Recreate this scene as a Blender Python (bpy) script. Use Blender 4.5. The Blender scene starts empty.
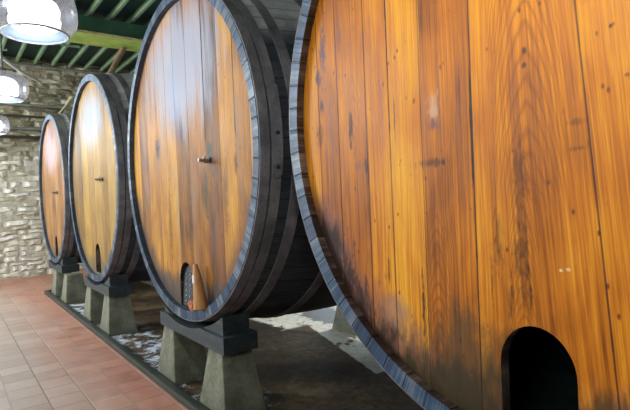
import bpy, bmesh, math, random
from mathutils import Vector, Matrix
PI = math.pi
random.seed(11)
sc = bpy.context.scene
COL = sc.collection
HZ = 1.53                                   # eye height above the floor

# ------------------------------------------------------------------ helpers
def link(o, parent=None):
    COL.objects.link(o)
    if parent is not None: o.parent = parent
    return o
def mesh_obj(name, bm, mat, parent=None, smooth=None, loc=None):
    me = bpy.data.meshes.new(name)
    bmesh.ops.recalc_face_normals(bm, faces=bm.faces)
    bm.to_mesh(me); bm.free()
    mats = mat if isinstance(mat, (list, tuple)) else [mat]
    for m in mats: me.materials.append(m)
    if smooth is not None:
        me.shade_smooth(); me.set_sharp_from_angle(angle=math.radians(smooth))
    o = bpy.data.objects.new(name, me)
    if loc: o.location = loc
    return link(o, parent)
def tag(o, label=None, cat=None, group=None, kind=None):
    if label: o['label'] = label
    if cat: o['category'] = cat
    if group: o['group'] = group
    if kind: o['kind'] = kind
    return o
def empty(name, loc, label, cat, group=None, rz=0):
    o = bpy.data.objects.new(name, None); o.location = loc; o.rotation_euler = (0, 0, rz)
    o.empty_display_size = .2
    link(o); return tag(o, label, cat, group)
def box(bm, x0, x1, y0, y1, z0, z1, mi=0):
    vs = [bm.verts.new((x, y, z)) for z in (z0, z1) for y in (y0, y1) for x in (x0, x1)]
    for f in ((0,2,3,1),(4,5,7,6),(0,1,5,4),(2,6,7,3),(0,4,6,2),(1,3,7,5)):
        bm.faces.new([vs[i] for i in f]).material_index = mi
    return vs
def bevel(bm, w, seg=2):
    bmesh.ops.bevel(bm, geom=[e for e in bm.edges], offset=w, segments=seg, profile=.6, affect='EDGES', clamp_overlap=True)
def lathe_y(bm, prof, n=192, closed=True, mi=None, a0=0.0):
    """revolve (r, y) profile about the Y axis; mi gives a material index per profile edge"""
    rings = []
    for r, y in prof:
        rings.append([bm.verts.new((r*math.cos(a0+2*PI*k/n), y, r*math.sin(a0+2*PI*k/n))) for k in range(n)])
    m = len(prof)
    for i in range(m if closed else m-1):
        a, b = rings[i], rings[(i+1) % m]
        for k in range(n):
            f = bm.faces.new((a[k], a[(k+1) % n], b[(k+1) % n], b[k]))
            if mi: f.material_index = mi[i]
def lathe_z(bm, prof, n=64, closed=False, rib=0.0, nr=0):
    rings = []
    for r, z in prof:
        ring = []
        for k in range(n):
            rr = r*(1 + rib*(1 if k % 2 else -1))
            ring.append(bm.verts.new((rr*math.cos(2*PI*k/n), rr*math.sin(2*PI*k/n), z)))
        rings.append(ring)
    m = len(prof)
    for i in range(m if closed else m-1):
        a, b = rings[i], rings[(i+1) % m]
        for k in range(n): bm.faces.new((a[k], a[(k+1) % n], b[(k+1) % n], b[k]))
    return rings
def tube(bm, pts, r, n=10, cap=True):
    pts = [Vector(p) for p in pts]; rings = []
    rs = r if isinstance(r, (list, tuple)) else [r]*len(pts)
    up = None
    for i, p in enumerate(pts):
        d = (pts[min(i+1, len(pts)-1)] - pts[max(i-1, 0)]).normalized()
        if up is None:
            up = Vector((0, 0, 1)) if abs(d.z) < .9 else Vector((1, 0, 0))
        u = d.cross(up).normalized(); v = u.cross(d).normalized(); up = v
        rings.append([bm.verts.new(p + rs[i]*(math.cos(2*PI*k/n)*u + math.sin(2*PI*k/n)*v)) for k in range(n)])
    for a, b in zip(rings, rings[1:]):
        for k in range(n): bm.faces.new((a[k], a[(k+1) % n], b[(k+1) % n], b[k]))
    if cap:
        bm.faces.new(rings[0][::-1]); bm.faces.new(rings[-1])
def prism_xz(bm, pts, y0, y1):
    a = [bm.verts.new((x, y0, z)) for x, z in pts]; b = [bm.verts.new((x, y1, z)) for x, z in pts]
    bm.faces.new(a); bm.faces.new(b[::-1])
    n = len(pts)
    for i in range(n): bm.faces.new((a[i], b[i], b[(i+1) % n], a[(i+1) % n]))

# ------------------------------------------------------------------ node DSL
class V:
    def __init__(s, g, sock): s.g, s.k = g, sock
    def _m(s, op, *o, clamp=False): return s.g.math(op, s, *o, clamp=clamp)
    def __add__(s, o): return s._m('ADD', o)
    __radd__ = __add__
    def __sub__(s, o): return s._m('SUBTRACT', o)
    def __rsub__(s, o): return s.g.math('SUBTRACT', o, s)
    def __mul__(s, o): return s._m('MULTIPLY', o)
    __rmul__ = __mul__
    def __truediv__(s, o): return s._m('DIVIDE', o)
    def abs(s): return s._m('ABSOLUTE')
class G:
    def __init__(g, name):
        g.mat = bpy.data.materials.new(name); g.mat.use_nodes = True
        g.t = g.mat.node_tree; g.t.nodes.clear()
        g.out = g.t.nodes.new('ShaderNodeOutputMaterial')
    def n(g, typ, **kw):
        nd = g.t.nodes.new(typ)
        for k, v in kw.items(): setattr(nd, k, v)
        return nd
    def put(g, sock, v):
        if isinstance(v, V): g.t.links.new(v.k, sock)
        elif v is not None:
            if isinstance(v, (tuple, list)) and len(v) == 3 and sock.type == 'RGBA': v = (*v, 1)
            sock.default_value = v
    def math(g, op, *a, clamp=False):
        nd = g.n('ShaderNodeMath', operation=op); nd.use_clamp = clamp
        for i, x in enumerate(a): g.put(nd.inputs[i], x)
        return V(g, nd.outputs[0])
    def coord(g, which='Object'):
        nd = g.n('ShaderNodeTexCoord'); return V(g, nd.outputs[which])
    def sep(g, v):
        nd = g.n('ShaderNodeSeparateXYZ'); g.put(nd.inputs[0], v); return [V(g, o) for o in nd.outputs]
    def comb(g, x, y, z):
        nd = g.n('ShaderNodeCombineXYZ')
        for i, q in enumerate((x, y, z)): g.put(nd.inputs[i], q)
        return V(g, nd.outputs[0])
    def noise(g, vec, scale, detail=4, rough=.55, dist=0, col=False):
        nd = g.n('ShaderNodeTexNoise'); g.put(nd.inputs['Vector'], vec)
        nd.inputs['Scale'].default_value = scale; nd.inputs['Detail'].default_value = detail
        nd.inputs['Roughness'].default_value = rough; nd.inputs['Distortion'].default_value = dist
        return V(g, nd.outputs['Color' if col else 'Fac'])
    def voro(g, vec, scale, feature='F1', out='Distance', rnd=1):
        nd = g.n('ShaderNodeTexVoronoi', feature=feature); g.put(nd.inputs['Vector'], vec)
        nd.inputs['Scale'].default_value = scale; nd.inputs['Randomness'].default_value = rnd
        return V(g, nd.outputs[out])
    def white(g, v, dim='1D'):
        nd = g.n('ShaderNodeTexWhiteNoise', noise_dimensions=dim); g.put(nd.inputs['W' if dim == '1D' else 'Vector'], v)
        return V(g, nd.outputs['Value'])
    def step(g, v, lo, hi, a=0., b=1.):
        nd = g.n('ShaderNodeMapRange', interpolation_type='SMOOTHSTEP')
        for i, q in enumerate((v, lo, hi, a, b)): g.put(nd.inputs[i], q)
        return V(g, nd.outputs[0])
    def ramp(g, v, stops, mode='LINEAR'):
        nd = g.n('ShaderNodeValToRGB'); cr = nd.color_ramp; cr.interpolation = mode
        while len(cr.elements) < len(stops): cr.elements.new(.5)
        for e, (p, c) in zip(cr.elements, stops):
            e.position = p; e.color = (*c, 1) if len(c) == 3 else c
        g.put(nd.inputs[0], v); return V(g, nd.outputs[0])
    def mix(g, f, a, b, mode='MIX'):
        nd = g.n('ShaderNodeMix', data_type='RGBA', blend_type=mode)
        g.put(nd.inputs[0], f); g.put(nd.inputs[6], a); g.put(nd.inputs[7], b)
        return V(g, nd.outputs[2])
    def bump(g, h, strength=.5, dist=.01):
        nd = g.n('ShaderNodeBump'); nd.inputs['Strength'].default_value = strength
        nd.inputs['Distance'].default_value = dist; g.put(nd.inputs['Height'], h)
        return V(g, nd.outputs[0])
    def bsdf(g, color, rough=.6, metal=0, normal=None, spec=.5, coat=0, coat_rough=.2):
        nd = g.n('ShaderNodeBsdfPrincipled')
        g.put(nd.inputs['Base Color'], color); g.put(nd.inputs['Roughness'], rough); g.put(nd.inputs['Metallic'], metal)
        g.put(nd.inputs['Specular IOR Level'], spec)
        g.put(nd.inputs['Coat Weight'], coat); nd.inputs['Coat Roughness'].default_value = coat_rough
        if normal: g.put(nd.inputs['Normal'], normal)
        g.t.links.new(nd.outputs[0], g.out.inputs[0]); return g.mat
def srgb(r, g, b):
    f = lambda c: (c/255/12.92) if c/255 <= .04045 else ((c/255+.055)/1.055)**2.4
    return (f(r), f(g), f(b))

# ------------------------------------------------------------------ wood of the cask heads
def head_material(name, seams, base, figures=(), knots=(), wear_sheen=(), slant=None, seam_dark=(), low=None, seed=0., grey=0., spec=.38, coat=0., toneamp=.3, rlo=.44, rhi=.58):
    """vertical planks between the given seam x positions (object space, metres from the cask axis)"""
    g = G(name)
    x, y, z = g.sep(g.coord())
    if slant:                                     # (x_from, x_to, k): seams lean to the right below x_to
        m = g.step(x, slant[0], slant[1])
        xw = x + z*slant[2]*m
    else: xw = x
    ss = sorted(seams); lo, hi = -1.5, 1.5
    edges = [lo] + ss + [hi]
    rnd = random.Random(int(seed*100)+5)
    stops = []
    for i in range(len(edges)-1):
        stops.append(((edges[i]-lo)/(hi-lo), (rnd.random(), rnd.random(), rnd.random())))
    stops = stops[:32]
    pid = g.ramp((xw - lo)/(hi-lo), stops, 'CONSTANT')
    sp = g.n('ShaderNodeSeparateColor'); g.put(sp.inputs[0], pid)
    r1, r2, r3 = [V(g, o) for o in sp.outputs]
    # grain
    off = r1*37.
    v_f = g.comb(xw*130. + off, seed, z*2.6 + off)
    v_m = g.comb(xw*24. + off, seed+3, z*1.1 + off)
    v_l = g.comb(xw*4. + off, seed+7, z*2.0 + r2*9.)
    fine = g.noise(v_f, 1., 5, .65, .3)
    med = g.noise(v_m, 1., 4, .6, .6)
    fine = g.step(fine, .30, .70)
    large = g.noise(v_l, 1., 3, .5, .5)
    wob = g.noise(g.comb(x*5., seed+1, z*3.5), 1., 3, .6)
    # cathedral figure: nested arches in flat-sawn planks
    arch = None
    for (xc, zc, A, fr, wd, hh, amt) in figures:
        dx = x - xc
        vv = (z + g.math('POWER', dx.abs(), 1.8)*A*2.2)*fr*1.25 + wob*14. + g.noise(g.comb(x*40., seed, z*3.), 1., 3)*2.
        s = g.math('SINE', vv)
        s = g.math('POWER', g.math('MULTIPLY', s, .5) + .5, 3.5)
        mk = g.step(dx.abs(), wd*.5, wd, 1., 0.)*g.step((z-zc).abs(), hh*.6, hh, 1., 0.)*amt
        a = s*mk
        arch = a if arch is None else g.math('MAXIMUM', arch, a)
    c0, c1, c2 = base                              # dark, middle, light
    t = med*.5 + fine*.26 + large*.62 + (r3-.5)*toneamp - .22
    colr = g.ramp(t, [(.12, c0), (.46, c1), (.82, c2)])
    if arch is not None: colr = g.mix(arch*.42, colr, c0, 'MIX')
    # greyed, less oiled patches
    if grey:
        gm = g.step(g.noise(g.comb(xw*9.+off, seed+20, z*1.1), 1., 4, .6), .45, .75)*grey
        colr = g.mix(gm, colr, srgb(128, 116, 108))
    # thin dark growth lines
    ln = g.noise(g.comb(xw*110.+off, seed+11, z*.9+off), 1., 3, .7, .2)
    colr = g.mix(g.step(ln, .60, .74)*.42, colr, c0)
    # ticks across: small pores
    po = g.voro(g.comb(x*26., seed, z*15.), 1.)
    colr = g.mix(g.step(po, .07, .20, 1., 0.)*g.step(g.noise(g.comb(x*6., 3.+seed, z*6.), 1., 2), .50, .60)*.75, colr, tuple(q*.3 for q in c0))
    # knots and stains with their own shape
    kn = g.noise(g.comb(x*70., seed, z*20.), 1., 5, .7)
    for (kx, kz, rx, rz, amt, kc) in knots:
        dx = (x-kx)/rx; dz = (z-kz)/rz
        d = g.math('SQRT', dx*dx + dz*dz) + (kn-.5)*3.2
        colr = g.mix(g.step(d, .25, 1.1, amt, 0.), colr, kc)
    for (f, kc, amt) in wear_sheen:
        colr = g.mix(f(g, x, z)*amt, colr, kc)
    if low:                                        # damp-darkened foot of the head: (z_top, colour, amount)
        e = g.noise(g.comb(x*7., seed+31, z*2.), 1., 5, .65)
        colr = g.mix(g.step(z + (e-.5)*.55, low[0]-.10, low[0], 1., 0.)*low[2], colr, low[1])
    # seams
    sm = None
    jit = g.noise(g.comb(0.3, seed, z*6.), 1., 4, .7)
    for k, s in enumerate(ss):
        wdt = .0042
        d = (xw - s).abs()
        q = g.step(d + (g.noise(g.comb(s*9., seed, z*9.), 1., 3) - .5)*.003, wdt*.35, wdt, 1., 0.)*(.62+.36*rnd.random())
        sm = q if sm is None else g.math('MAXIMUM', sm, q)
    for (s, za, zb, w) in seam_dark:               # opened joints
        d = (xw - s).abs() + (jit-.5)*.012
        mk = g.step(z, za-.06, za)*g.step(z, zb, zb+.06, 1., 0.)
        q = g.step(d, w*.4, w, 1., 0.)*mk
        sm = g.math('MAXIMUM', sm, q)
    colr = g.mix(sm, colr, srgb(38, 24, 14))
    h = fine*.35 + med*.2 - sm*1.2 - ln*.15
    rg = g.step(med*.6+fine*.4, .3, .7, rlo, rhi)
    g.bsdf(colr, rg, normal=g.bump(h, .35, .004), spec=spec, coat=coat, coat_rough=.4)
    return g.mat

def weathered(name, c0, c1, c2, axis='ang', rough=.75, bump=.5, staves=88, scale=1.0, spec=.4, lit_dust=False, joint=.6, amp=1.):
    g = G(name); x, y, z = g.sep(g.coord())
    ang = g.math('ARCTAN2', z, x)*(staves/(2*PI))
    fr = g.math('FRACT', ang); idn = g.math('FLOOR', ang)
    rr = g.white(idn)
    n1 = g.noise(g.comb(ang*.9, y*1.6*scale, rr*7.), 3., 6, .62)
    n2 = g.noise(g.comb(ang*9., y*2.*scale, 0), 2., 4, .6)
    n3 = g.noise(g.comb(x*1.0, y*1.0, z*1.0), 3.2, 5, .6)
    t = (n1*.5 + n2*.35 + rr*.14 + n3*.4 - .70)*amp + .5
    col = g.ramp(t, [(.2, c0), (.5, c1), (.8, c2)])
    ed = g.step(g.math('MINIMUM', fr, 1.-fr), .015, .05, 1., 0.)
    if lit_dust: col = g.mix(g.step(z + (n3-.5)*.5, .55, 1.05), col, g.ramp(t, [(.2, srgb(140, 142, 138)), (.8, srgb(214, 212, 204))]))  # pale dust, with the light on the body's top put into it
    col = g.mix(ed*joint, col, tuple(q*.3 for q in c0))
    g.bsdf(col, rough, normal=g.bump(n1*.5+n2*.3+n3*.3-ed*1.3, bump, .012), spec=spec)
    return g.mat

def noisy(name, stops, scale=4, rough=.7, bump=.3, bd=.01, metal=0, spec=.5, stretch=(1, 1, 1), detail=7, scale2=30, coat=0):
    g = G(name); x, y, z = g.sep(g.coord())
    v = g.comb(x*stretch[0], y*stretch[1], z*stretch[2])
    a = g.noise(v, scale, detail, .62, .2); b = g.noise(v, scale2, 4, .6)
    t = a*.75 + b*.25
    col = g.ramp(t, stops)
    g.bsdf(col, rough, metal, g.bump(a*.5+b*.5, bump, bd), spec=spec, coat=coat)
    return g.mat

# colours
ORNG = (srgb(104, 48, 4), srgb(190, 108, 10), srgb(232, 164, 34))
OAK2 = (srgb(58, 30, 6), srgb(158, 98, 18), srgb(210, 152, 48))
OAK3 = (srgb(60, 40, 10), srgb(138, 100, 32), srgb(178, 142, 66))
OAK4 = (srgb(68, 44, 20), srgb(142, 98, 52), srgb(178, 132, 84))
PURP = srgb(74, 50, 52); BLK = srgb(30, 20, 14); DGRN = srgb(50, 46, 30)

# ------------------------------------------------------------------ materials of the rest
M = {}
M['stave'] = weathered('weathered_stave_wood', srgb(22, 22, 26), srgb(50, 52, 56), srgb(86, 88, 90), staves=66, lit_dust=True)
M['chime'] = weathered('slate_blue_painted_chime', srgb(10, 22, 40), srgb(40, 66, 92), srgb(140, 144, 142), rough=.45, bump=.8, staves=66, joint=.22, amp=1.7)
M['chime_dark'] = weathered('dark_chime_inside', srgb(18, 24, 34), srgb(44, 56, 70), srgb(96, 104, 112), rough=.6, bump=.4, staves=66, joint=.4)
M['chime_in'] = weathered('brown_stave_end', srgb(24, 16, 12), srgb(66, 48, 38), srgb(136, 122, 112), rough=.55, bump=.8, staves=66, joint=.6, amp=1.7)
M['inside'] = noisy('cask_inside', [(.3, srgb(40, 60, 54)), (.7, srgb(70, 92, 82))], 5, .8)
M['hoop'] = noisy('grey_iron_hoop', [(.3, srgb(62, 60, 64)), (.5, srgb(104, 100, 100)), (.75, srgb(150, 144, 138))], 5, .6, .35, .004, .15, scale2=60)
M['hoop_dark'] = noisy('dark_iron', [(.3, srgb(18, 20, 24)), (.7, srgb(44, 46, 50))], 12, .5, .3, .004, .4)
M['steel'] = noisy('tap_metal', [(.3, srgb(120, 124, 130)), (.7, srgb(190, 192, 196))], 20, .3, .2, .003, .9)
M['concrete'] = noisy('mossy_concrete', [(.28, srgb(62, 64, 50)), (.48, srgb(104, 104, 84)), (.7, srgb(146, 142, 118))], 3.2, .85, .6, .012, scale2=34)
M['beam'] = noisy('dark_painted_beam', [(.3, srgb(20, 26, 28)), (.55, srgb(46, 54, 56)), (.8, srgb(88, 92, 92))], 5, .5, .4, .008, stretch=(1, 3, 6))
M['curb'] = noisy('dark_green_curb', [(.3, srgb(22, 28, 22)), (.6, srgb(44, 52, 40)), (.85, srgb(78, 80, 60))], 4, .5, .4, .006, stretch=(1, 6, 6))
M['plug'] = noisy('pale_bung_wood', [(.3, srgb(134, 84, 36)), (.6, srgb(186, 130, 66))], 6, .55, .3, .004, stretch=(6, 6, 1))
M['white'] = noisy('white_cloth_tape', [(.3, srgb(196, 192, 182)), (.7, srgb(226, 222, 212))], 20, .8, .3, .002)
M['terracotta'] = noisy('terracotta_rag', [(.3, srgb(130, 60, 34)), (.7, srgb(196, 116, 80))], 12, .9, .5, .006)
M['roof'] = noisy('dark_green_roof', [(.3, srgb(12, 34, 38)), (.7, srgb(28, 62, 60))], 3, .6, .2, .01)
M['rafter'] = noisy('green_rafter', [(.3, srgb(82, 108, 84)), (.7, srgb(132, 152, 108))], 4, .6, .2, .006)
M['pipe'] = noisy('grey_conduit', [(.3, srgb(74, 78, 70)), (.7, srgb(130, 134, 120))], 5, .5, .2, .004)
M['pipe_dark'] = noisy('dark_conduit', [(.3, srgb(28, 30, 26)), (.7, srgb(52, 54, 46))], 5, .6, .2, .004)
M['cable'] = noisy('white_cable', [(.3, srgb(210, 212, 208)), (.7, srgb(235, 236, 232))], 5, .5, .2, .004)
M['rope_wood'] = noisy('pale_stick_wood', [(.3, srgb(150, 140, 100)), (.7, srgb(200, 190, 150))], 8, .6, .3, .004)
M['strut'] = noisy('rusty_strut', [(.3, srgb(70, 76, 48)), (.55, srgb(124, 92, 66)), (.8, srgb(176, 130, 104))], 7, .7, .4, .006)

def painted_beam():
    g = G('lime_green_beam_paint'); x, y, z = g.sep(g.coord())
    n = g.noise(g.comb(x, y, z), 3.5, 6, .65)
    n2 = g.noise(g.comb(x*3, y*5, z*14), 1.6, 5, .7)
    lime = g.ramp(n, [(.3, srgb(132, 160, 62)), (.7, srgb(186, 200, 96))])
    dark = g.ramp(n, [(.3, srgb(28, 62, 44)), (.7, srgb(52, 88, 58))])
    col = g.mix(g.step(z, .05, .07), lime, dark)  # lamp-lit underside painted lime, shaded web painted dark green
    edge = g.step(x.abs(), .29, .315)*g.step(z, .048, .052, 1., 0.)*g.step(n2, .36, .5)   # paint flaked along the flange edge
    col = g.mix(edge, col, g.ramp(n2, [(.4, srgb(222, 206, 150)), (.6, srgb(150, 104, 72))]))
    return g.bsdf(col, .55, normal=g.bump(n2, .3, .005))
M['girder'] = painted_beam()

def tiles():
    g = G('terracotta_tile_floor'); x, y, z = g.sep(g.coord())
    T = .25
    yy = (y - .10)/T; xx = x/T
    row = g.math('FLOOR', yy); xx = xx + g.white(row+4.)*1.0
    fx = g.math('FRACT', xx); fy = g.math('FRACT', yy)
    idc = g.white(g.comb(g.math('FLOOR', xx), row, 0.), '3D')
    ex = g.math('MINIMUM', fx, 1.-fx); ey = g.math('MINIMUM', fy, 1.-fy)
    gr = g.math('MAXIMUM', g.step(ex, .012, .03, 1., 0.), g.step(ey, .012, .03, 1., 0.))
    n = g.noise(g.comb(x, y, 0.), 5., 6, .65); nb = g.noise(g.comb(x, y, 4.), 45., 4, .6)
    big = g.noise(g.comb(x*.5, y, 8.), 1.4, 3, .5)
    t = n*.6 + idc*.18 + nb*.2
    red = g.ramp(t, [(.25, srgb(150, 100, 80)), (.5, srgb(176, 122, 100)), (.75, srgb(196, 144, 122))])
    gry = g.ramp(t, [(.25, srgb(150, 132, 118)), (.5, srgb(172, 152, 138)), (.75, srgb(194, 176, 162))])
    # the trodden aisle is worn grey, the courses along the kerb and by the wall keep their red
    m = g.step(y + (big-.5)*.9, .45, 1.35); m2 = g.step(x + (n-.5)*.7, -11.6, -10.6, 1., 0.)
    col = g.mix(g.math('MAXIMUM', m, m2), gry, red)
    gm = g.white(row*3.1+1.7)
    gcol = g.mix(g.step(gm, .4, .6), srgb(84, 74, 62), srgb(186, 170, 154))
    col = g.mix(gr*.6, col, gcol)
    return g.bsdf(col, g.step(n, .3, .7, .36, .6), normal=g.bump(n*.15+nb*.1-gr*.6, .35, .006), spec=.4)
M['tiles'] = tiles()

def slab():
    g = G('stained_concrete_slab'); x, y, z = g.sep(g.coord())
    v = g.comb(x, y, 0.)
    n = g.noise(v, 1.5, 8, .65, .4); nb = g.noise(v, 16., 5, .6); ns = g.noise(g.comb(x*.6, y*2.4, 3.), 2., 6, .65, .5)
    col = g.ramp(n*.7+nb*.3, [(.3, srgb(30, 22, 12)), (.5, srgb(74, 58, 36)), (.72, srgb(132, 112, 82))])
    # bluish-white patches along the kerb
    kerb_pale = g.step(g.noise(v, 4.2, 8, .7, .6), .47, .58)*g.step(y + (n-.5)*.8, 1.75, 2.05, 1., 0.)
    col = g.mix(kerb_pale*.9, col, srgb(196, 204, 212))
    # pale cement colour painted in as a sun patch towards the back, broken along its near edge
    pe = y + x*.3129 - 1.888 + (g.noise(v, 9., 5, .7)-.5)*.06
    sun_pale = g.step(pe, 0., .02)*g.step(x, -3.03, -3.01, 1., 0.)
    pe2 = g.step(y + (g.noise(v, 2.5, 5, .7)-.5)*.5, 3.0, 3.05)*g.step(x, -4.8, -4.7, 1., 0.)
    sun_pale = g.math('MAXIMUM', sun_pale, pe2)
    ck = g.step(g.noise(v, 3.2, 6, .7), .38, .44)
    col = g.mix(sun_pale*ck*.9, col, g.ramp(nb, [(.3, srgb(176, 172, 154)), (.7, srgb(218, 216, 200))]))
    # puddle / wet stain towards the back
    dx = (x+4.85)/.70; dy = (y-3.85)/.30
    d = g.math('SQRT', dx*dx+dy*dy) + (g.noise(v, 5., 6, .7)-.5)*1.9
    wet = g.step(d, .85, 1.0, 1., 0.)
    wet2 = g.step(ns, .56, .66)*g.step(y, 1.9, 2.4)
    wt = g.math('MAXIMUM', wet, wet2*.6)
    col = g.mix(wt*.85, col, srgb(46, 30, 10))
    rg = g.math('SUBTRACT', .75, wt*.3)
    return g.bsdf(col, rg, normal=g.bump(n*.4+nb*.3-wt*.1, .35, .01), spec=.18)
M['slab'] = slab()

def rubble():
    g = G('rubble_stone_wall'); x, y, z = g.sep(g.coord())
    wv = g.noise(g.comb(y*1.1, z*1.6, 2.), 1., 4, .6)
    w2 = g.noise(g.comb(y*7., z*9., 4.), 1., 3, .6)
    zz = (z + (wv-.5)*.30 + (w2-.5)*.03)/.115
    row = g.math('FLOOR', zz); fz = g.math('FRACT', zz)
    yy = y*2.6 + g.white(row)*40. + (w2-.5)*.25
    v = g.comb(yy, row*7.3, 0.)
    ey = g.voro(v, 1., 'DISTANCE_TO_EDGE')*.8
    c = g.voro(v, 1., 'F1', 'Color')
    cr, cg_, cb = g.sep(c)
    ez = g.math('MINIMUM', fz, 1.-fz)*.55
    ed = g.math('MINIMUM', ey, ez + (cb-.5)*.10)
    n = g.noise(g.comb(y, z*2., 1.), 7., 7, .68); nb = g.noise(g.comb(y, z, 1.), 40., 4, .6)
    t = cr*.40 + n*.42 + nb*.2
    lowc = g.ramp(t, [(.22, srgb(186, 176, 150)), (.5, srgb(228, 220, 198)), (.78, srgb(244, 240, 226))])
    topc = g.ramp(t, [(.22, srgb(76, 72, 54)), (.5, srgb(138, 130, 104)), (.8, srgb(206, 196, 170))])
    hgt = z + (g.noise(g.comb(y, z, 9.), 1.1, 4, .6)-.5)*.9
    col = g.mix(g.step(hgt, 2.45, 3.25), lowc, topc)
    jt = g.step(ed, .03, .11, 1., 0.)
    col = g.mix(jt*.4, col, srgb(92, 84, 64))
    h = g.step(ed, .0, .2)*1. + n*.8 + cg_*.5
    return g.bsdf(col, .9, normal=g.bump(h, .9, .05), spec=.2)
M['rubble'] = rubble()
M['plaster'] = noisy('grimy_plaster', [(.3, srgb(120, 116, 100)), (.7, srgb(168, 162, 142))], 1.5, .9, .3)

def glassy():
    g = G('ribbed_frosted_glass')
    tr = g.n('ShaderNodeBsdfTransparent'); tr.inputs[0].default_value = (.92, .95, .97, 1)
    tl = g.n('ShaderNodeBsdfTranslucent'); tl.inputs[0].default_value = (.30, .28, .30, 1)
    gl = g.n('ShaderNodeBsdfGlossy'); gl.inputs['Roughness'].default_value = .18; gl.inputs[0].default_value = (.8, .8, .8, 1)
    df = g.n('ShaderNodeBsdfDiffuse'); x_, y_, z_ = g.sep(g.coord()); rb = g.math('SINE', g.math('ARCTAN2', y_, x_)*52.); g.put(df.inputs[0], g.ramp(rb*.5+.5, [(.25, (.08, .09, .10)), (.75, (.55, .52, .54))]))
    m0 = g.n('ShaderNodeMixShader'); m0.inputs[0].default_value = .5
    g.t.links.new(tl.outputs[0], m0.inputs[1]); g.t.links.new(df.outputs[0], m0.inputs[2])
    m1 = g.n('ShaderNodeMixShader'); m1.inputs[0].default_value = .42
    g.t.links.new(tr.outputs[0], m1.inputs[1]); g.t.links.new(m0.outputs[0], m1.inputs[2])
    m2 = g.n('ShaderNodeMixShader'); m2.inputs[0].default_value = .12
    g.t.links.new(m1.outputs[0], m2.inputs[1]); g.t.links.new(gl.outputs[0], m2.inputs[2])
    g.t.links.new(m2.outputs[0], g.out.inputs[0]); return g.mat
M['glass'] = glassy()
def lensy():
    g = G('prismatic_lens_glass')
    tr = g.n('ShaderNodeBsdfTransparent'); tr.inputs[0].default_value = (.9, .95, 1, 1)
    tl = g.n('ShaderNodeBsdfTranslucent'); tl.inputs[0].default_value = (.40, .52, .70, 1)
    m1 = g.n('ShaderNodeMixShader'); m1.inputs[0].default_value = .6
    g.t.links.new(tr.outputs[0], m1.inputs[1]); g.t.links.new(tl.outputs[0], m1.inputs[2])
    g.t.links.new(m1.outputs[0], g.out.inputs[0]); return g.mat
M['lens'] = lensy()
def emit(name, col, s):
    g = G(name); e = g.n('ShaderNodeEmission'); e.inputs[0].default_value = (*col, 1); e.inputs[1].default_value = s
    g.t.links.new(e.outputs[0], g.out.inputs[0]); return g.mat
M['bulb'] = emit('lit_bulb', (.94, .98, 1.), 4.)

# ------------------------------------------------------------------ SETTING
XW = -13.0
bm = bmesh.new(); box(bm, XW-.3, 4.0, -5.0, 6.2, -.2, 0.)
tag(mesh_obj('floor', bm, M['tiles']), kind='structure')
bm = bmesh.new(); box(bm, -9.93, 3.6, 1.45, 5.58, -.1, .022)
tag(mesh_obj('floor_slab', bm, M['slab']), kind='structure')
# stone end wall as a gently uneven mesh
bm = bmesh.new()
ny, nz = 150, 110
rw = random.Random(4)
from mathutils import noise as mn
def wall_h(yy, zz):
    p = Vector((yy*2.6, zz*8.5, 0))
    p += Vector((mn.noise(Vector((yy*1.3, zz*2.5, 3))), mn.noise(Vector((yy*1.3, zz*2.5, 7))), 0))*.7
    d = mn.voronoi(p)[0]
    e = min(1., (d[1]-d[0])*2.2)
    return .012*e + .02*mn.noise(Vector((yy*6, zz*9, 1)))
grid = [[bm.verts.new((XW + wall_h(-5+11.2*i/ny, 5.2*j/nz), -5+11.2*i/ny, 5.2*j/nz)) for i in range(ny+1)] for j in range(nz+1)]
WY0, WY1, WZ0, WZ1 = -3.4, .35, 2.9, 4.75  # unseen window opening, shaped for the sheen on the heads
def in_win(i, j):
    y_, z_ = -5+11.2*(i+.5)/ny, 5.2*(j+.5)/nz
    return WY0 < y_ < WY1 and WZ0 < z_ < WZ1
for j in range(nz):
    for i in range(ny):
        if not in_win(i, j): bm.faces.new((grid[j][i], grid[j][i+1], grid[j+1][i+1], grid[j+1][i]))
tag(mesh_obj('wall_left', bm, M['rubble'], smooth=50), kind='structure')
# rear wall with tall openings that let the sun in behind the casks
YB = 5.6
OPEN = [(-8.2, -2.4, 0, 3.0)]
bm = bmesh.new()
xs = XW
for (a, b, z0, z1) in OPEN:
    box(bm, xs, a, YB, YB+.3, 0, 5.2); box(bm, a, b, YB, YB+.3, z1, 5.2)
    if z0 > 0: box(bm, a, b, YB, YB+.3, 0, z0)
    xs = b
box(bm, xs, 4., YB, YB+.3, 0, 5.2)
tag(mesh_obj('wall_back', bm, M['plaster']), kind='structure')

# unseen wall across the aisle; high window openings added to light the casks
bm = bmesh.new(); xs = XW
for a in (-10.5, -7.0, -3.5, 0.):
    box(bm, xs, a, -5.0, -4.75, 0, 5.2); box(bm, a, a+1.9, -5.0, -4.75, 0, 2.6); box(bm, a, a+1.9, -5.0, -4.75, 4.5, 5.2); xs = a+1.9
box(bm, xs, 4., -5., -4.75, 0, 5.2)
tag(mesh_obj('wall_front', bm, M['plaster']), kind='structure')

bm = bmesh.new(); box(bm, 4., 4.25, -5., 6.2, 0, 5.2)
tag(mesh_obj('wall_right', bm, M['plaster']), kind='structure')

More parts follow.
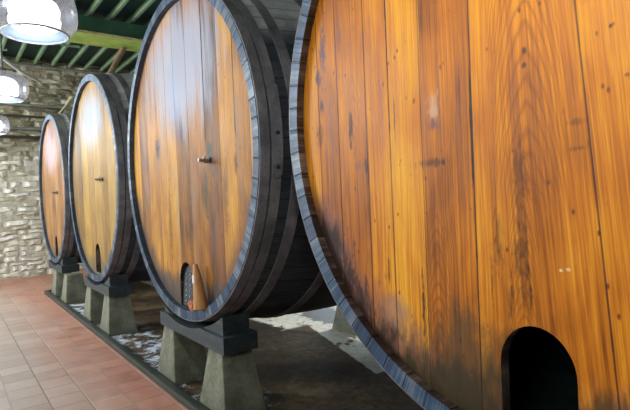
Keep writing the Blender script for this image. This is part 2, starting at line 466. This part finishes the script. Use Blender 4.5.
# roof: sheet, rafters along the row, one green girder across
ZC = 3.32 + HZ
bm = bmesh.new(); box(bm, XW-.3, 4.0, -5.0, 6.2, ZC+.16, ZC+.24)
tag(mesh_obj('ceiling', bm, M['roof']), kind='structure')
k = 0
yr = -1.05
while yr < 5.4:
    bm = bmesh.new(); box(bm, XW+.02, 3.9, yr-.022, yr+.022, ZC+.04, ZC+.16)
    tag(mesh_obj('ceiling_rafter', bm, M['rafter'], loc=None), kind='structure'); yr += .36
for (xx, yy) in ((-11.2, 2.23), (-12.1, 1.0), (-10.9, 3.46)):
    bm = bmesh.new(); box(bm, xx-.03, xx+.03, yy-.17, yy+.20, ZC+.03, ZC+.07)
    tag(mesh_obj('ceiling_noggin', bm, M['rafter']), kind='structure')
bm = bmesh.new()
box(bm, -.32, .32, -6.2, 5.2, 0, .045); box(bm, .20, .26, -6.2, 5.2, .045, .32); box(bm, -.26, -.2, -6.2, 5.2, .045, .32)
tag(mesh_obj('ceiling_girder', bm, M['girder'], loc=(-9.38, 1.2-.8+.0, HZ+3.0-.02)), kind='structure')
bm = bmesh.new(); tube(bm, [(XW+.10, -1.5, ZC-.03), (XW+.10, 5.3, ZC-.03)], .03, 8)
tag(mesh_obj('trim_1', bm, M['pipe']), kind='structure')

# kerb round the slab
bm = bmesh.new(); box(bm, -9.98, 3.6, 1.375, 1.44, 0, .06); bevel(bm, .008)
tag(mesh_obj('kerb', bm, M['curb'], smooth=40), 'long dark green kerb between the tiled aisle and the concrete slab', 'kerb', 'dark kerbs round the concrete slab')
bm = bmesh.new(); box(bm, -10.05, -9.985, 1.375, 5.5, 0, .06); bevel(bm, .008)
tag(mesh_obj('kerb', bm, M['curb'], smooth=40), 'short dark kerb closing the far end of the slab nearest the stone wall', 'kerb', 'dark kerbs round the concrete slab')

# ------------------------------------------------------------------ CASKS
L = 2.42; TH = .07; REC = .045
def bulge(y): return .11*(1 - (2*y/L-1)**2)
def arch_prism(bm, cx, w, z0, z1, y0, y1, n=20):
    r = w/2
    pts = [(cx-r, z0), (cx+r, z0)] + [(cx + r*math.cos(PI*k/n), z1-r*1.15 + r*1.15*math.sin(PI*k/n)) for k in range(n+1)]
    prism_xz(bm, pts, y0, y1)
def make_head(R, mat, hole, parent, y0=REC, th=.05, name='head', loc=(0, 0, 0)):
    bm = bmesh.new()
    bmesh.ops.create_cone(bm, cap_ends=True, segments=160, radius1=R-TH+.004, radius2=R-TH+.004, depth=th,
                          matrix=Matrix.Translation((0, y0+th/2, 0)) @ Matrix.Rotation(PI/2, 4, 'X'))
    o = mesh_obj(name, bm, mat, parent)
    if hole:
        bm = bmesh.new(); arch_prism(bm, *hole, -.2, .3)
        c = mesh_obj('cutter', bm, mat, parent)
        bpy.context.view_layer.update()
        md = o.modifiers.new('b', 'BOOLEAN'); md.object = c; md.operation = 'DIFFERENCE'; md.solver = 'EXACT'
        dg = bpy.context.evaluated_depsgraph_get()
        me = bpy.data.meshes.new_from_object(o.evaluated_get(dg))
        o.modifiers.clear(); o.data = me
        bpy.data.objects.remove(c)
    return o
HOOPS = [(.004, .066), (.078, .142), (.215, .285), (.60, .675)]
def make_cask(X, Z, R, label, mat, hole, tap, lod=False, clasp=False):
    root = empty('wine_cask', (X, 1.5, HZ+Z), label, 'cask', 'great wine casks in a row')
    ys = [0, .03, .1, .2, .35, .55, .8, 1.0, L/2, L-1.0, L-.8, L-.55, L-.35, L-.2, L-.1, L-.03, L]
    prof = [(R+bulge(y), y) for y in ys]
    inner = [(R+bulge(y)-TH, y) for y in ys[::-1]]
    inner[0] = (R-TH, L); 
    pr = prof + [(R-TH, L), (R-TH+.004, L-REC-.06)] + [(R+bulge(y)-TH, y) for y in (L-.35, L-.8, L/2, .8, .35)] + [(R-TH+.004, REC+.055), (R-TH, 0)]
    mi = [0]*(len(prof)-1) + [1, 2] + [3]*6 + [2, 1]
    mi = mi[:len(pr)-0]
    while len(mi) < len(pr): mi.append(1)
    bm = bmesh.new(); lathe_y(bm, pr, 184, True, mi)
    mesh_obj('body', bm, [M['stave'], M['chime'], M['chime_in'] if X > -2 else M['chime_dark'], M['inside']], root, 35)
    h = make_head(R, mat, hole, root)
    h.data.materials.append(M['inside']); h.data.materials.append(M['chime_in'])
    for p in h.data.polygons:
        if p.center.y > REC+.045: p.material_index = 1
        elif (abs(p.normal.y) < .5 and math.hypot(p.center.x, p.center.z) < R-TH-.01): p.material_index = 2
    make_head(R, M['inside'], None, root, y0=L-REC-.05, name='rear_head')
    for j, (a, b) in enumerate(HOOPS + [(L-b, L-a) for a, b in HOOPS[::-1]]):
        t = .009
        bm = bmesh.new()
        lathe_y(bm, [(R+bulge(a)+t, a), (R+bulge(b)+t, b), (R+bulge(b)-.002, b), (R+bulge(a)-.002, a)], 184)
        mesh_obj('hoop', bm, M['hoop'], root, 40)
    if clasp:
        # overlapping strap end of the second hoop with its rivets: a strip following the hoop, rounded at the foot
        a, b = HOOPS[1]; am = (a+b)/2; hw = (b-a)/2 - .001
        bm = bmesh.new(); rows = []
        ang0, ang1 = math.radians(-10.5), math.radians(14)
        N = 26
        for i in range(N+1):
            s = ang0 + (ang1-ang0)*i/N
            dist = (s-ang0)*R
            w = hw if dist > hw else math.sqrt(max(1e-6, hw*hw - (hw-dist)**2))
            row = []
            for q in (-w, w):
                rr = R + bulge(am+q) + .010
                row.append((bm.verts.new((rr*math.cos(s), am+q, rr*math.sin(s))), bm.verts.new(((rr+.014)*math.cos(s), am+q, (rr+.014)*math.sin(s)))))
            rows.append(row)
        for r0, r1 in zip(rows, rows[1:]):
            (a0, a1), (b0, b1) = r0; (c0, c1), (d0, d1) = r1
            for f in ((a1, b1, d1, c1), (a0, c0, d0, b0), (a0, a1, c1, c0), (b0, d0, d1, b1)): bm.faces.new(f)
        for r in (rows[0], rows[-1]):
            (a0, a1), (b0, b1) = r; bm.faces.new((a0, b0, b1, a1))
        strap = mesh_obj('hoop_clasp', bm, M['hoop'], root, 40)
        for s in (math.radians(-7.6), math.radians(1.2)):
            rr = R + bulge(am) + .022
            bm = bmesh.new()
            bmesh.ops.create_uvsphere(bm, u_segments=14, v_segments=8, radius=.013)
            o = mesh_obj('rivet', bm, M['hoop_dark'], strap, 60, loc=(rr*math.cos(s), am, rr*math.sin(s)))
    if tap:
        tx, tz = tap
        bm = bmesh.new(); lathe_y(bm, [(.001, -.006), (.034, -.006), (.036, 0), (.036, .004), (.001, .004)], 24)
        t = mesh_obj('tap', bm, M['hoop_dark'], root, 40, loc=(tx, REC-.003, tz)); t.scale = (.68, .9, .68)
        bm = bmesh.new(); tube(bm, [(0, 0, 0), (0, -.05, 0), (0, -.095, 0)], [.016, .016, .019], 14)
        mesh_obj('spout', bm, M['steel'], t, 50)
        bm = bmesh.new(); tube(bm, [(0, -.045, -.035), (0, -.045, .03)], .010, 10); tube(bm, [(-.035, -.045, .034), (.035, -.045, .034)], .008, 10)
        mesh_obj('handle', bm, M['steel'], t, 50)
        bm = bmesh.new(); tube(bm, [(0.0, -.005, -.022), (0.002, -.07, -.027)], .005, 8)
        mesh_obj('lever', bm, M['hoop_dark'], t, 50)
    # bung in the top stave
    bm = bmesh.new(); tube(bm, [(0, L/2, R+bulge(L/2)-.02), (0, L/2, R+bulge(L/2)+.05)], [.05, .04], 16)
    mesh_obj('bung', bm, M['plug'], root, 50)
    return root

CK = [(-.904, .356, 1.286), (-3.815, .37, 1.296), (-6.765, .358, 1.298), (-9.652, .338, 1.276)]
def rel(i, x, z): return (x-CK[i][0], z-CK[i][1])


def rim_wear(scale, lo, hi, zmax=-.1, seed=0):
    def f(g, x, z):
        r = g.math('SQRT', x*x + z*z)
        n = g.noise(g.comb(x*16., seed, z*4.5), 1., 6, .72, .5)
        n2 = g.noise(g.comb(x*3., seed+4, z*2.), 1., 3, .6)
        return g.step(r + (n-.5)*scale + (n2-.5)*.25, lo, hi)*g.step(z, zmax-.25, zmax, 1., 0.)
    return f
def blotch(cx, cz, rx, rz, nscale=(24., 6.), seed=0, amp=1.4):
    def f(g, x, z):
        dx = (x-cx)/rx; dz = (z-cz)/rz
        n = g.noise(g.comb(x*nscale[0], seed, z*nscale[1]), 1., 6, .7, .4)
        d = g.math('SQRT', dx*dx+dz*dz) + (n-.5)*amp
        return g.step(d, .35, 1.05, 1., 0.)
    return f
VIO = srgb(104, 72, 70); PALE = srgb(190, 150, 118); DRK = srgb(60, 30, 12); SLATE = srgb(66, 64, 62); GRN = srgb(58, 54, 38)
m1 = head_material('amber_varnished_planks', [-1.08, -.93, -.734, -.591, -.415, -.178, .212, .62, .95], ORNG,
    figures=[(.03, .05, 9., 60., .17, .55, 1.), (.0, -.55, 16., 95., .09, .42, .9), (-.36, -.75, 13., 80., .11, .38, 1.), (.45, -.3, 9., 70., .10, .5, .4), (-.82, .0, 20., 70., .07, .3, .5)],
    knots=[(-.842, -.04, .016, .10, .9, DRK), (-1.03, .37, .03, .13, .95, VIO), (-1.075, .24, .03, .06, .95, VIO), (-1.05, .10, .025, .05, .9, DRK), (-.90, .42, .02, .10, .6, VIO), (-1.08, -.05, .03, .08, .6, DRK),
           (-.354, -.03, .03, .07, .85, PALE), (-.356, -.09, .035, .03, .9, VIO), (-.366, -.24, .09, .02, .7, DRK), (-.749, -.21, .016, .06, .8, DRK), (-.80, -.22, .02, .03, .5, VIO),
           (.032, .10, .010, .012, .8, BLK), (.03, .05, .010, .012, .8, BLK), (.295, .10, .009, .011, .9, BLK), (.0, -.40, .03, .28, .5, DRK), (.33, -.05, .008, .01, .8, BLK),
           (-.049, -.74, .010, .13, .7, BLK), (.02, -.70, .010, .10, .6, BLK), (.0, -.62, .035, .16, .5, DRK), (-.09, -.55, .02, .14, .5, DRK), (-.12, -.66, .008, .12, .5, BLK), (-.45, .02, .010, .012, .7, DRK), (-.62, .12, .010, .012, .6, DRK), (.19, -.16, .03, .012, .5, DRK), (.19, -.24, .03, .01, .5, DRK),
           (.125, -.62, .010, .006, .8, srgb(226, 206, 160)), (.15, -.615, .007, .006, .7, srgb(226, 206, 160)), (-.44, -.83, .010, .16, .8, BLK), (-.63, -.70, .007, .16, .7, BLK), (-.56, -.05, .006, .10, .7, DRK)],
    wear_sheen=[(rim_wear(.50, .99, 1.18, -.25, 2.), VIO, .8), (rim_wear(.6, 1.07, 1.2, -.3, 9.), BLK, .85), (blotch(-.60, -.86, .10, .10, (30., 10.), 3.), srgb(150, 112, 92), .6),
          (blotch(-.24, -.98, .22, .24, (9., 5.), 5., 1.8), GRN, .7), (blotch(.0, -.92, .16, .12, (14., 3.), 8.), DRK, .6)],
    spec=.26, low=(-.97, srgb(56, 46, 24), .8), seam_dark=[(-.181, -.32, .05, .007), (-.178, -.62, -.40, .004), (-.591, -.05, .6, .004)], slant=(-.15, .20, .072), seed=1.3)
m2 = head_material('pale_sheen_oak_planks', [-1.02, -.80, -.52, -.30, -.10, .16, .47, .70, .93, 1.12], OAK2, spec=.26, rlo=.50, rhi=.66,
    knots=[(-.539, .12, .07, .13, .95, srgb(54, 40, 44)), (.02, .22, .045, .14, .95, srgb(50, 44, 58)), (.52, .0, .07, .09, .85, srgb(60, 56, 50)), (.43, -.30, .05, .28, .85, srgb(70, 60, 34)), (.12, -.45, .05, .35, .5, srgb(60, 36, 18)), (-.3, -.5, .05, .35, .5, srgb(60, 36, 18)), (.75, -.35, .04, .35, .5, srgb(66, 40, 20)),
           (.915, -.12, .03, .08, .7, DRK), (.50, .45, .03, .03, .7, srgb(60, 64, 90)), (-.13, .50, .17, .40, .7, srgb(92, 106, 138)), (-.62, .0, .03, .10, .4, VIO)],
    wear_sheen=[(rim_wear(.5, 1.0, 1.22, -.2, 4.), srgb(64, 62, 62), .75), (blotch(.0, .72, .95, .62, (16., 1.4), 6., 1.5), srgb(150, 156, 170), .8), (blotch(.75, -.75, .4, .35, (12., 2.), 7., 1.2), srgb(150, 84, 36), .3)],  # large bluish-white blotch paints the sheen into the upper planks
    low=(-.93, srgb(62, 60, 58), .75), seam_dark=[(.47, .1, 1.3, .012), (.16, -.2, .4, .006), (.93, .1, .8, .008)], seed=4.1, grey=.5, toneamp=.45)
m3 = head_material('pale_honey_oak_planks', [-.95, -.6, -.25, .05, .38, .70, 1.0], OAK3, spec=.3, rlo=.50, rhi=.66,
    knots=[(.35, -.03, .09, .06, .8, SLATE), (.36, .7, .05, .4, .5, SLATE)],
    wear_sheen=[(rim_wear(.5, 1.05, 1.25, -.2, 14.), srgb(84, 78, 66), .6), (blotch(.0, .75, .8, .45, (12., 2.), 16., 1.), srgb(150, 156, 164), .75)], low=(-1.0, srgb(88, 80, 62), .5), seed=7.7, grey=.35)  # the blotch is a pale sheen painted on the upper head
m4 = head_material('rosy_sheen_oak_planks', [-.9, -.55, -.2, .15, .5, .85], OAK4, spec=.3, rlo=.50, rhi=.66,
    knots=[(.28, -.07, .12, .06, .8, SLATE)],
    wear_sheen=[(rim_wear(.5, 1.05, 1.25, -.2, 24.), srgb(84, 70, 60), .6), (blotch(-.1, .7, .8, .5, (12., 2.), 26., 1.), srgb(164, 144, 146), .7)], low=(-1.0, srgb(90, 74, 60), .5), seed=9.2, grey=.3)  # pinkish upper blotch is sheen put into the colour

SH = [(.085, .26, -1.22, -.80), (.085, .26, -1.235, -.85), (.075, .25, -1.235, -.84), (.04, .24, -1.21, -.81)]
make_cask(*CK[0], 'enormous amber varnished wine cask filling the right of the picture, its arched hatch open', m1, (.035, .265, -1.255, -.815), (.5, -.06))
make_cask(*CK[1], 'large weathered cask left of the amber one, with bare plug leaning by its hatch', m2, (-.005, .28, -1.235, -.85), (.525, -.07), clasp=True)
make_cask(*CK[2], 'third cask from the right, pale honey oak head with a narrow dark hatch', m3, (.06, .25, -1.20, -.83), (.47, -.03))
make_cask(*CK[3], 'smallest looking cask, farthest back beside the rubble stone wall', m4, (.03, .24, -1.19, -.82), (.40, -.07))

# things at the hatch of the second cask
cx, cy, cz = CK[1][0], 1.5, HZ+CK[1][1]
zb = -math.sqrt((1.296-TH)**2 - .40**2)
bm = bmesh.new()
tube(bm, [(0, 0, 0), (-.008, 0, .05), (-.03, .0, .17), (-.055, 0, .27), (-.07, 0, .325)], [.055, .053, .038, .028, .017], 16)
pl = mesh_obj('cask_plug', bm, M['plug'], loc=(cx+.40, cy-.02, cz-1.157), smooth=50)
tag(pl, 'tapered pale wooden plug standing against the hatch of the weathered cask', 'plug')
bm = bmesh.new(); tube(bm, [(-.042, 0, .19), (-.056, 0, .25)], [.037, .0325], 16)
mesh_obj('wrapping', bm, M['white'], pl, 50)
bm = bmesh.new()
bmesh.ops.create_icosphere(bm, subdivisions=4, radius=.06)
for v in bm.verts:
    v.co *= .75*(1)+.3*mn.noise(v.co*22); v.co.x *= 1.2; v.co.y *= .5; v.co.z = max(v.co.z, -.045)
tag(mesh_obj('cloth_rag', bm, M['terracotta'], loc=(cx+.13, cy+.025, cz-1.185), smooth=60), 'small crumpled terracotta rag at the foot of the open hatch', 'rag')
# dark hatch door resting inside the opening
bm = bmesh.new(); arch_prism(bm, 0, .19, 0, .33, 0, .035); 
dr = mesh_obj('hatch_door', bm, M['beam'], loc=(cx-.045, cy+.058, cz-1.215), smooth=40); dr.rotation_euler = (math.radians(-4), 0, 0)
tag(dr, 'dark riveted hatch door standing inside the opening of the weathered cask', 'hatch door')
for q in range(6):
    for s in (-1, 1):
        bm = bmesh.new(); bmesh.ops.create_uvsphere(bm, u_segments=10, v_segments=6, radius=.009)
        mesh_obj('rivet', bm, M['steel'], dr, 60, loc=(s*.035+.02, -.002, .04+.045*q))

# ------------------------------------------------------------------ cradles
def frustum(bm, x0, x1, y0, y1, z0, a0, a1, b0, b1, z1):
    v = [bm.verts.new(p) for p in ((x0,y0,z0),(x1,y0,z0),(x1,y1,z0),(x0,y1,z0),(a0,b0,z1),(a1,b0,z1),(a1,b1,z1),(a0,b1,z1))]
    for f in ((0,1,5,4),(1,2,6,5),(2,3,7,6),(3,0,4,7),(4,5,6,7),(3,2,1,0)): bm.faces.new([v[i] for i in f])
who = ['the amber cask', 'the weathered cask beside the amber one', 'the honey coloured third cask', 'the farthest cask by the stone wall']
FX = .02
protos = {}
def dup_mesh(key, maker, mat, name, loc):
    if key in protos:
        o = protos[key].copy(); COL.objects.link(o); o.location = loc; return o
    bm = bmesh.new(); maker(bm); o = mesh_obj(name, bm, mat, loc=loc, smooth=35); protos[key] = o; return o
def mk_ped(bm):
    frustum(bm, -.225, .225, 0, .33, .0, -.11, .11, .05, .285, .445); bevel(bm, .012)
    bmesh.ops.subdivide_edges(bm, edges=bm.edges[:], cuts=3, use_grid_fill=True)
    for v in bm.verts: v.co += Vector((mn.noise(v.co*9), mn.noise(v.co*9+Vector((5, 0, 0))), 0))*.006
for i, (X, Z, R) in enumerate(CK):
    cxx = X + .125
    for end, yf in (('front', 1.455), ('rear', 1.455+2.02)):
        yb0 = yf + .035; ybl = .27
        ymid = yb0 + ybl - 1.5 if end == 'front' else yb0 - 1.5
        Rb = max(R + bulge(yb0-1.5), R+bulge(min(L, yb0+ybl-1.5))) + .012
        if end == 'front': Rb = R + bulge(yb0+ybl-1.5) + .012
        for s, nm in ((-1, 'left'), (1, 'right')):
            o = dup_mesh('ped', mk_ped, M['concrete'], 'concrete_pedestal', (cxx+(.43 if s > 0 else -.485)+(.38 if i == 3 else 0), yf, FX))
            tag(o, f'mossy concrete pedestal, {end} {nm} under {who[i]}', 'pedestal', 'concrete pedestals under the casks')
        # beam with a hollow cut to the cask
        zt = HZ-.945; z0 = FX+.446
        def low(x):      # underside of the cask at world x
            d = x - X
            return HZ+Z-math.sqrt(max(.01, Rb*Rb-d*d))
        pts = [(cxx-.64, z0), (cxx+.60, z0)]
        n = 40
        for k in range(n+1):
            x = cxx+.60 - 1.24*k/n
            pts.append((x, min(zt, low(x)-.004)))
        bm = bmesh.new(); prism_xz(bm, [(x-cxx, z-z0) for x, z in pts], 0, ybl)
        o = mesh_obj('cradle_beam', bm, M['beam'], loc=(cxx, yb0, z0), smooth=35)
        tag(o, f'dark painted timber beam, {end} cradle of {who[i]}', 'beam', 'cradle beams under the casks')
        for s, nm in ((-1, 'left'), (1, 'right')):
            xa, xb = (cxx+.22, cxx+.54) if s > 0 else (cxx-.60, cxx-.40)
            pp = [(xa, zt+.001), (xb, zt+.001)] + [(xb-(xb-xa)*k/10, max(zt+.004, min(low(xb-(xb-xa)*k/10)-.004, zt+.16))) for k in range(11)]
            bm = bmesh.new(); prism_xz(bm, [(x-xa, z-zt) for x, z in pp], 0, ybl-.06)
            o = mesh_obj('wooden_chock', bm, M['beam'], loc=(xa, yb0+.03, zt), smooth=35)
            tag(o, f'dark wooden chock wedged {end} {nm} against {who[i]}', 'chock', 'chocks wedged under the casks')

# ------------------------------------------------------------------ lamps
def make_lamp(loc, label, stem=1.2):
    root = empty('pendant_lamp', loc, label, 'lamp', 'ribbed glass pendant lamps over the aisle')
    bm = bmesh.new()
    lathe_z(bm, [(.192, .0), (.236, .045), (.25, .10), (.248, .17), (.236, .225), (.20, .265), (.14, .29), (.07, .302), (.035, .304)], 168, rib=.006)
    mesh_obj('glass_dome', bm, M['glass'], root, 80)
    bm = bmesh.new()
    lathe_z(bm, [(.191, .002), (.13, -.004), (.08, -.012), (.001, -.016)], 120, rib=.0)
    mesh_obj('bottom_lens', bm, M['lens'], root, 80)
    bm = bmesh.new(); lathe_z(bm, [(.1935, .004), (.1935, -.008), (.186, -.008), (.186, .004)], 96, closed=True)
    mesh_obj('rim', bm, M['steel'], root, 80)
    bm = bmesh.new()
    lathe_z(bm, [(.001, .02), (.10, .022), (.145, .05), (.152, .085), (.140, .108), (.146, .125), (.150, .155), (.135, .195), (.10, .225), (.05, .242), (.001, .245)], 64)
    mesh_obj('bulb', bm, M['bulb'], root, 60)
    bm = bmesh.new(); lathe_z(bm, [(.001, .25), (.03, .25), (.036, .305), (.036, .33), (.02, .35), (.001, .35)], 40)
    mesh_obj('lamp_cap', bm, M['pipe'], root, 40)
    bm = bmesh.new(); tube(bm, [(0, 0, .34), (0, 0, ZC+.16-loc[2])], .011, 10)
    mesh_obj('stem', bm, M['pipe'], root, 40)
    return root
LZ = HZ + 1.12
lamp = make_lamp((-3.58, .515, LZ), 'largest hanging lamp, ribbed glass dome lit bright white at the upper left')
def copy_tree(o, parent=None):
    c = o.copy(); COL.objects.link(c); c.parent = parent
    for ch in o.children: copy_tree(ch, c)
    return c
for loc, lab in (((-6.42, .58, HZ+1.235), 'middle hanging glass lamp, half cut by the left edge'), ((-9.46, .67, HZ+1.26), 'lowest hanging glass lamp, only its right side showing'),
                 ((-.65, .45, LZ), 'hanging glass lamp in front of the amber cask, out of the frame')):
    c = copy_tree(lamp); c.location = loc; c['label'] = lab
for (x, y, z) in ((-3.58, .515, LZ), (-6.42, .58, HZ+1.235), (-9.46, .67, HZ+1.26), (-.65, .45, LZ)):
    l = bpy.data.lights.new('lamp_light', 'POINT'); l.energy = 44 if x < -9 else 50 if x > -1 else 28; l.shadow_soft_size = .08; l.color = (.93, .97, 1.)
    lo = bpy.data.objects.new('lamp_light', l); lo.location = (x, y, z-.13); link(lo)

# ------------------------------------------------------------------ odds and ends
def pipe_run(z, y0, y1, r, mat, label):
    bm = bmesh.new(); tube(bm, [(XW+.12, y0, z), (XW+.12, (y0+y1)/2, z-.01), (XW+.12, y1, z)], r, 10)
    tag(mesh_obj('wall_conduit', bm, mat, smooth=60), label, 'conduit', 'conduits along the stone wall')
pipe_run(HZ+2.39, -1.5, 4.5, .030, M['pipe'], 'grey conduit on the stone wall, highest of four')
pipe_run(HZ+2.13, -1.5, 4.5, .022, M['pipe_dark'], 'dark conduit on the stone wall, second from the top')
pipe_run(HZ+1.85, -1.5, 3.2, .030, M['pipe'], 'light grey conduit on the stone wall, third from the top')
pipe_run(HZ+1.66, -1.5, 4.5, .028, M['pipe_dark'], 'dark conduit on the stone wall, lowest of four')
bm = bmesh.new(); tube(bm, [(-9.6, .70, HZ+2.80), (-10.4, .93, HZ+2.76), (-11.4, 1.33, HZ+2.79), (-12.5, 1.82, HZ+2.86), (-12.88, 1.93, HZ+2.89)], .03, 8)
tag(mesh_obj('hanging_cable', bm, M['cable'], smooth=60), 'thin white cable slanting up to the stone wall below the roof', 'cable')
# lopped brace on top of the third cask and stick on the fourth
def topz(i, y): return HZ+CK[i][1]+CK[i][2]+bulge(y-1.5)
bm = bmesh.new()
tube(bm, [(-9.55, 2.14, HZ+1.715), (-9.55, 2.33, HZ+2.05), (-9.55, 2.60, HZ+2.53), (-9.55, 2.84, HZ+2.975)], [.055, .05, .045, .055], 10)
tag(mesh_obj('roof_strut', bm, M['strut'], smooth=60), 'rusty mottled strut propped between the farthest cask and the green girder', 'strut')
bm = bmesh.new()
tube(bm, [(-9.5, 1.68, HZ+1.645), (-9.5, 1.70, HZ+1.68), (-9.5, 1.80, HZ+1.82)], [.03, .016, .016], 8); tube(bm, [(-9.5, 1.79, HZ+1.80), (-9.5, 1.89, HZ+1.94)], [.028, .036], 8)
tag(mesh_obj('bung_stick', bm, M['rope_wood'], smooth=60), 'pale stick standing in the top of the farthest cask', 'stick')

# ------------------------------------------------------------------ light
w = bpy.data.worlds.new('World'); sc.world = w; w.use_nodes = True
nt = w.node_tree; nt.nodes.clear()
bg = nt.nodes.new('ShaderNodeBackground'); wo = nt.nodes.new('ShaderNodeOutputWorld')
bg.inputs[0].default_value = (.62, .80, 1., 1); bg.inputs[1].default_value = 2.6
nt.links.new(bg.outputs[0], wo.inputs[0])
s = bpy.data.lights.new('sun', 'SUN'); s.energy = 2.6; s.angle = .01; s.color = (1, .96, .9)
so = bpy.data.objects.new('sun', s); link(so)
d = Vector((-.1, -1, -1.05)).normalized(); so.rotation_euler = d.to_track_quat('-Z', 'Y').to_euler()

def fill_light(loc, rot, sx, sy, e, col=(.70, .85, 1.)):  # area lamps added at the unseen openings for fill and sheen
    l = bpy.data.lights.new('daylight_fill', 'AREA'); l.shape = 'RECTANGLE'; l.size = sx; l.size_y = sy; l.energy = e; l.color = col
    o = bpy.data.objects.new('daylight_fill', l); o.location = loc; o.rotation_euler = rot; link(o)
for a, e in ((-10.5, 800), (-7.0, 110), (-3.5, 72), (0., 50)): fill_light((a+.95, -4.87, 3.55), (math.radians(90), 0, 0), 1.85, 1.85, e, (.86, .93, 1.))
fill_light((XW-.12, -1.52, 3.82), (0, math.radians(-90), 0), 1.8, 3.7, 120)

# ------------------------------------------------------------------ camera
f, th, pt, ro = 492.18, math.radians(36.9856), math.radians(-.8868), math.radians(-2.4394)
F = Vector((-math.cos(th)*math.cos(pt), math.sin(th)*math.cos(pt), math.sin(pt)))
Rr = Vector((math.sin(th), math.cos(th), 0)); U = Rr.cross(F)
Xc = Rr*math.cos(ro) + U*math.sin(ro); Yc = U*math.cos(ro) - Rr*math.sin(ro)
cam = bpy.data.cameras.new('camera'); co = bpy.data.objects.new('camera', cam); link(co)
m = Matrix((Xc, Yc, -F)).transposed().to_4x4(); m.translation = (0, 0, HZ); co.matrix_world = m
cam.sensor_width = 36; cam.lens = f/630*36; cam.clip_start = .05
sc.camera = co
vs = sc.view_settings; vs.view_transform = 'Standard'; vs.look = 'None'; vs.gamma = 1; vs.exposure = 0.
vs.use_curve_mapping = False
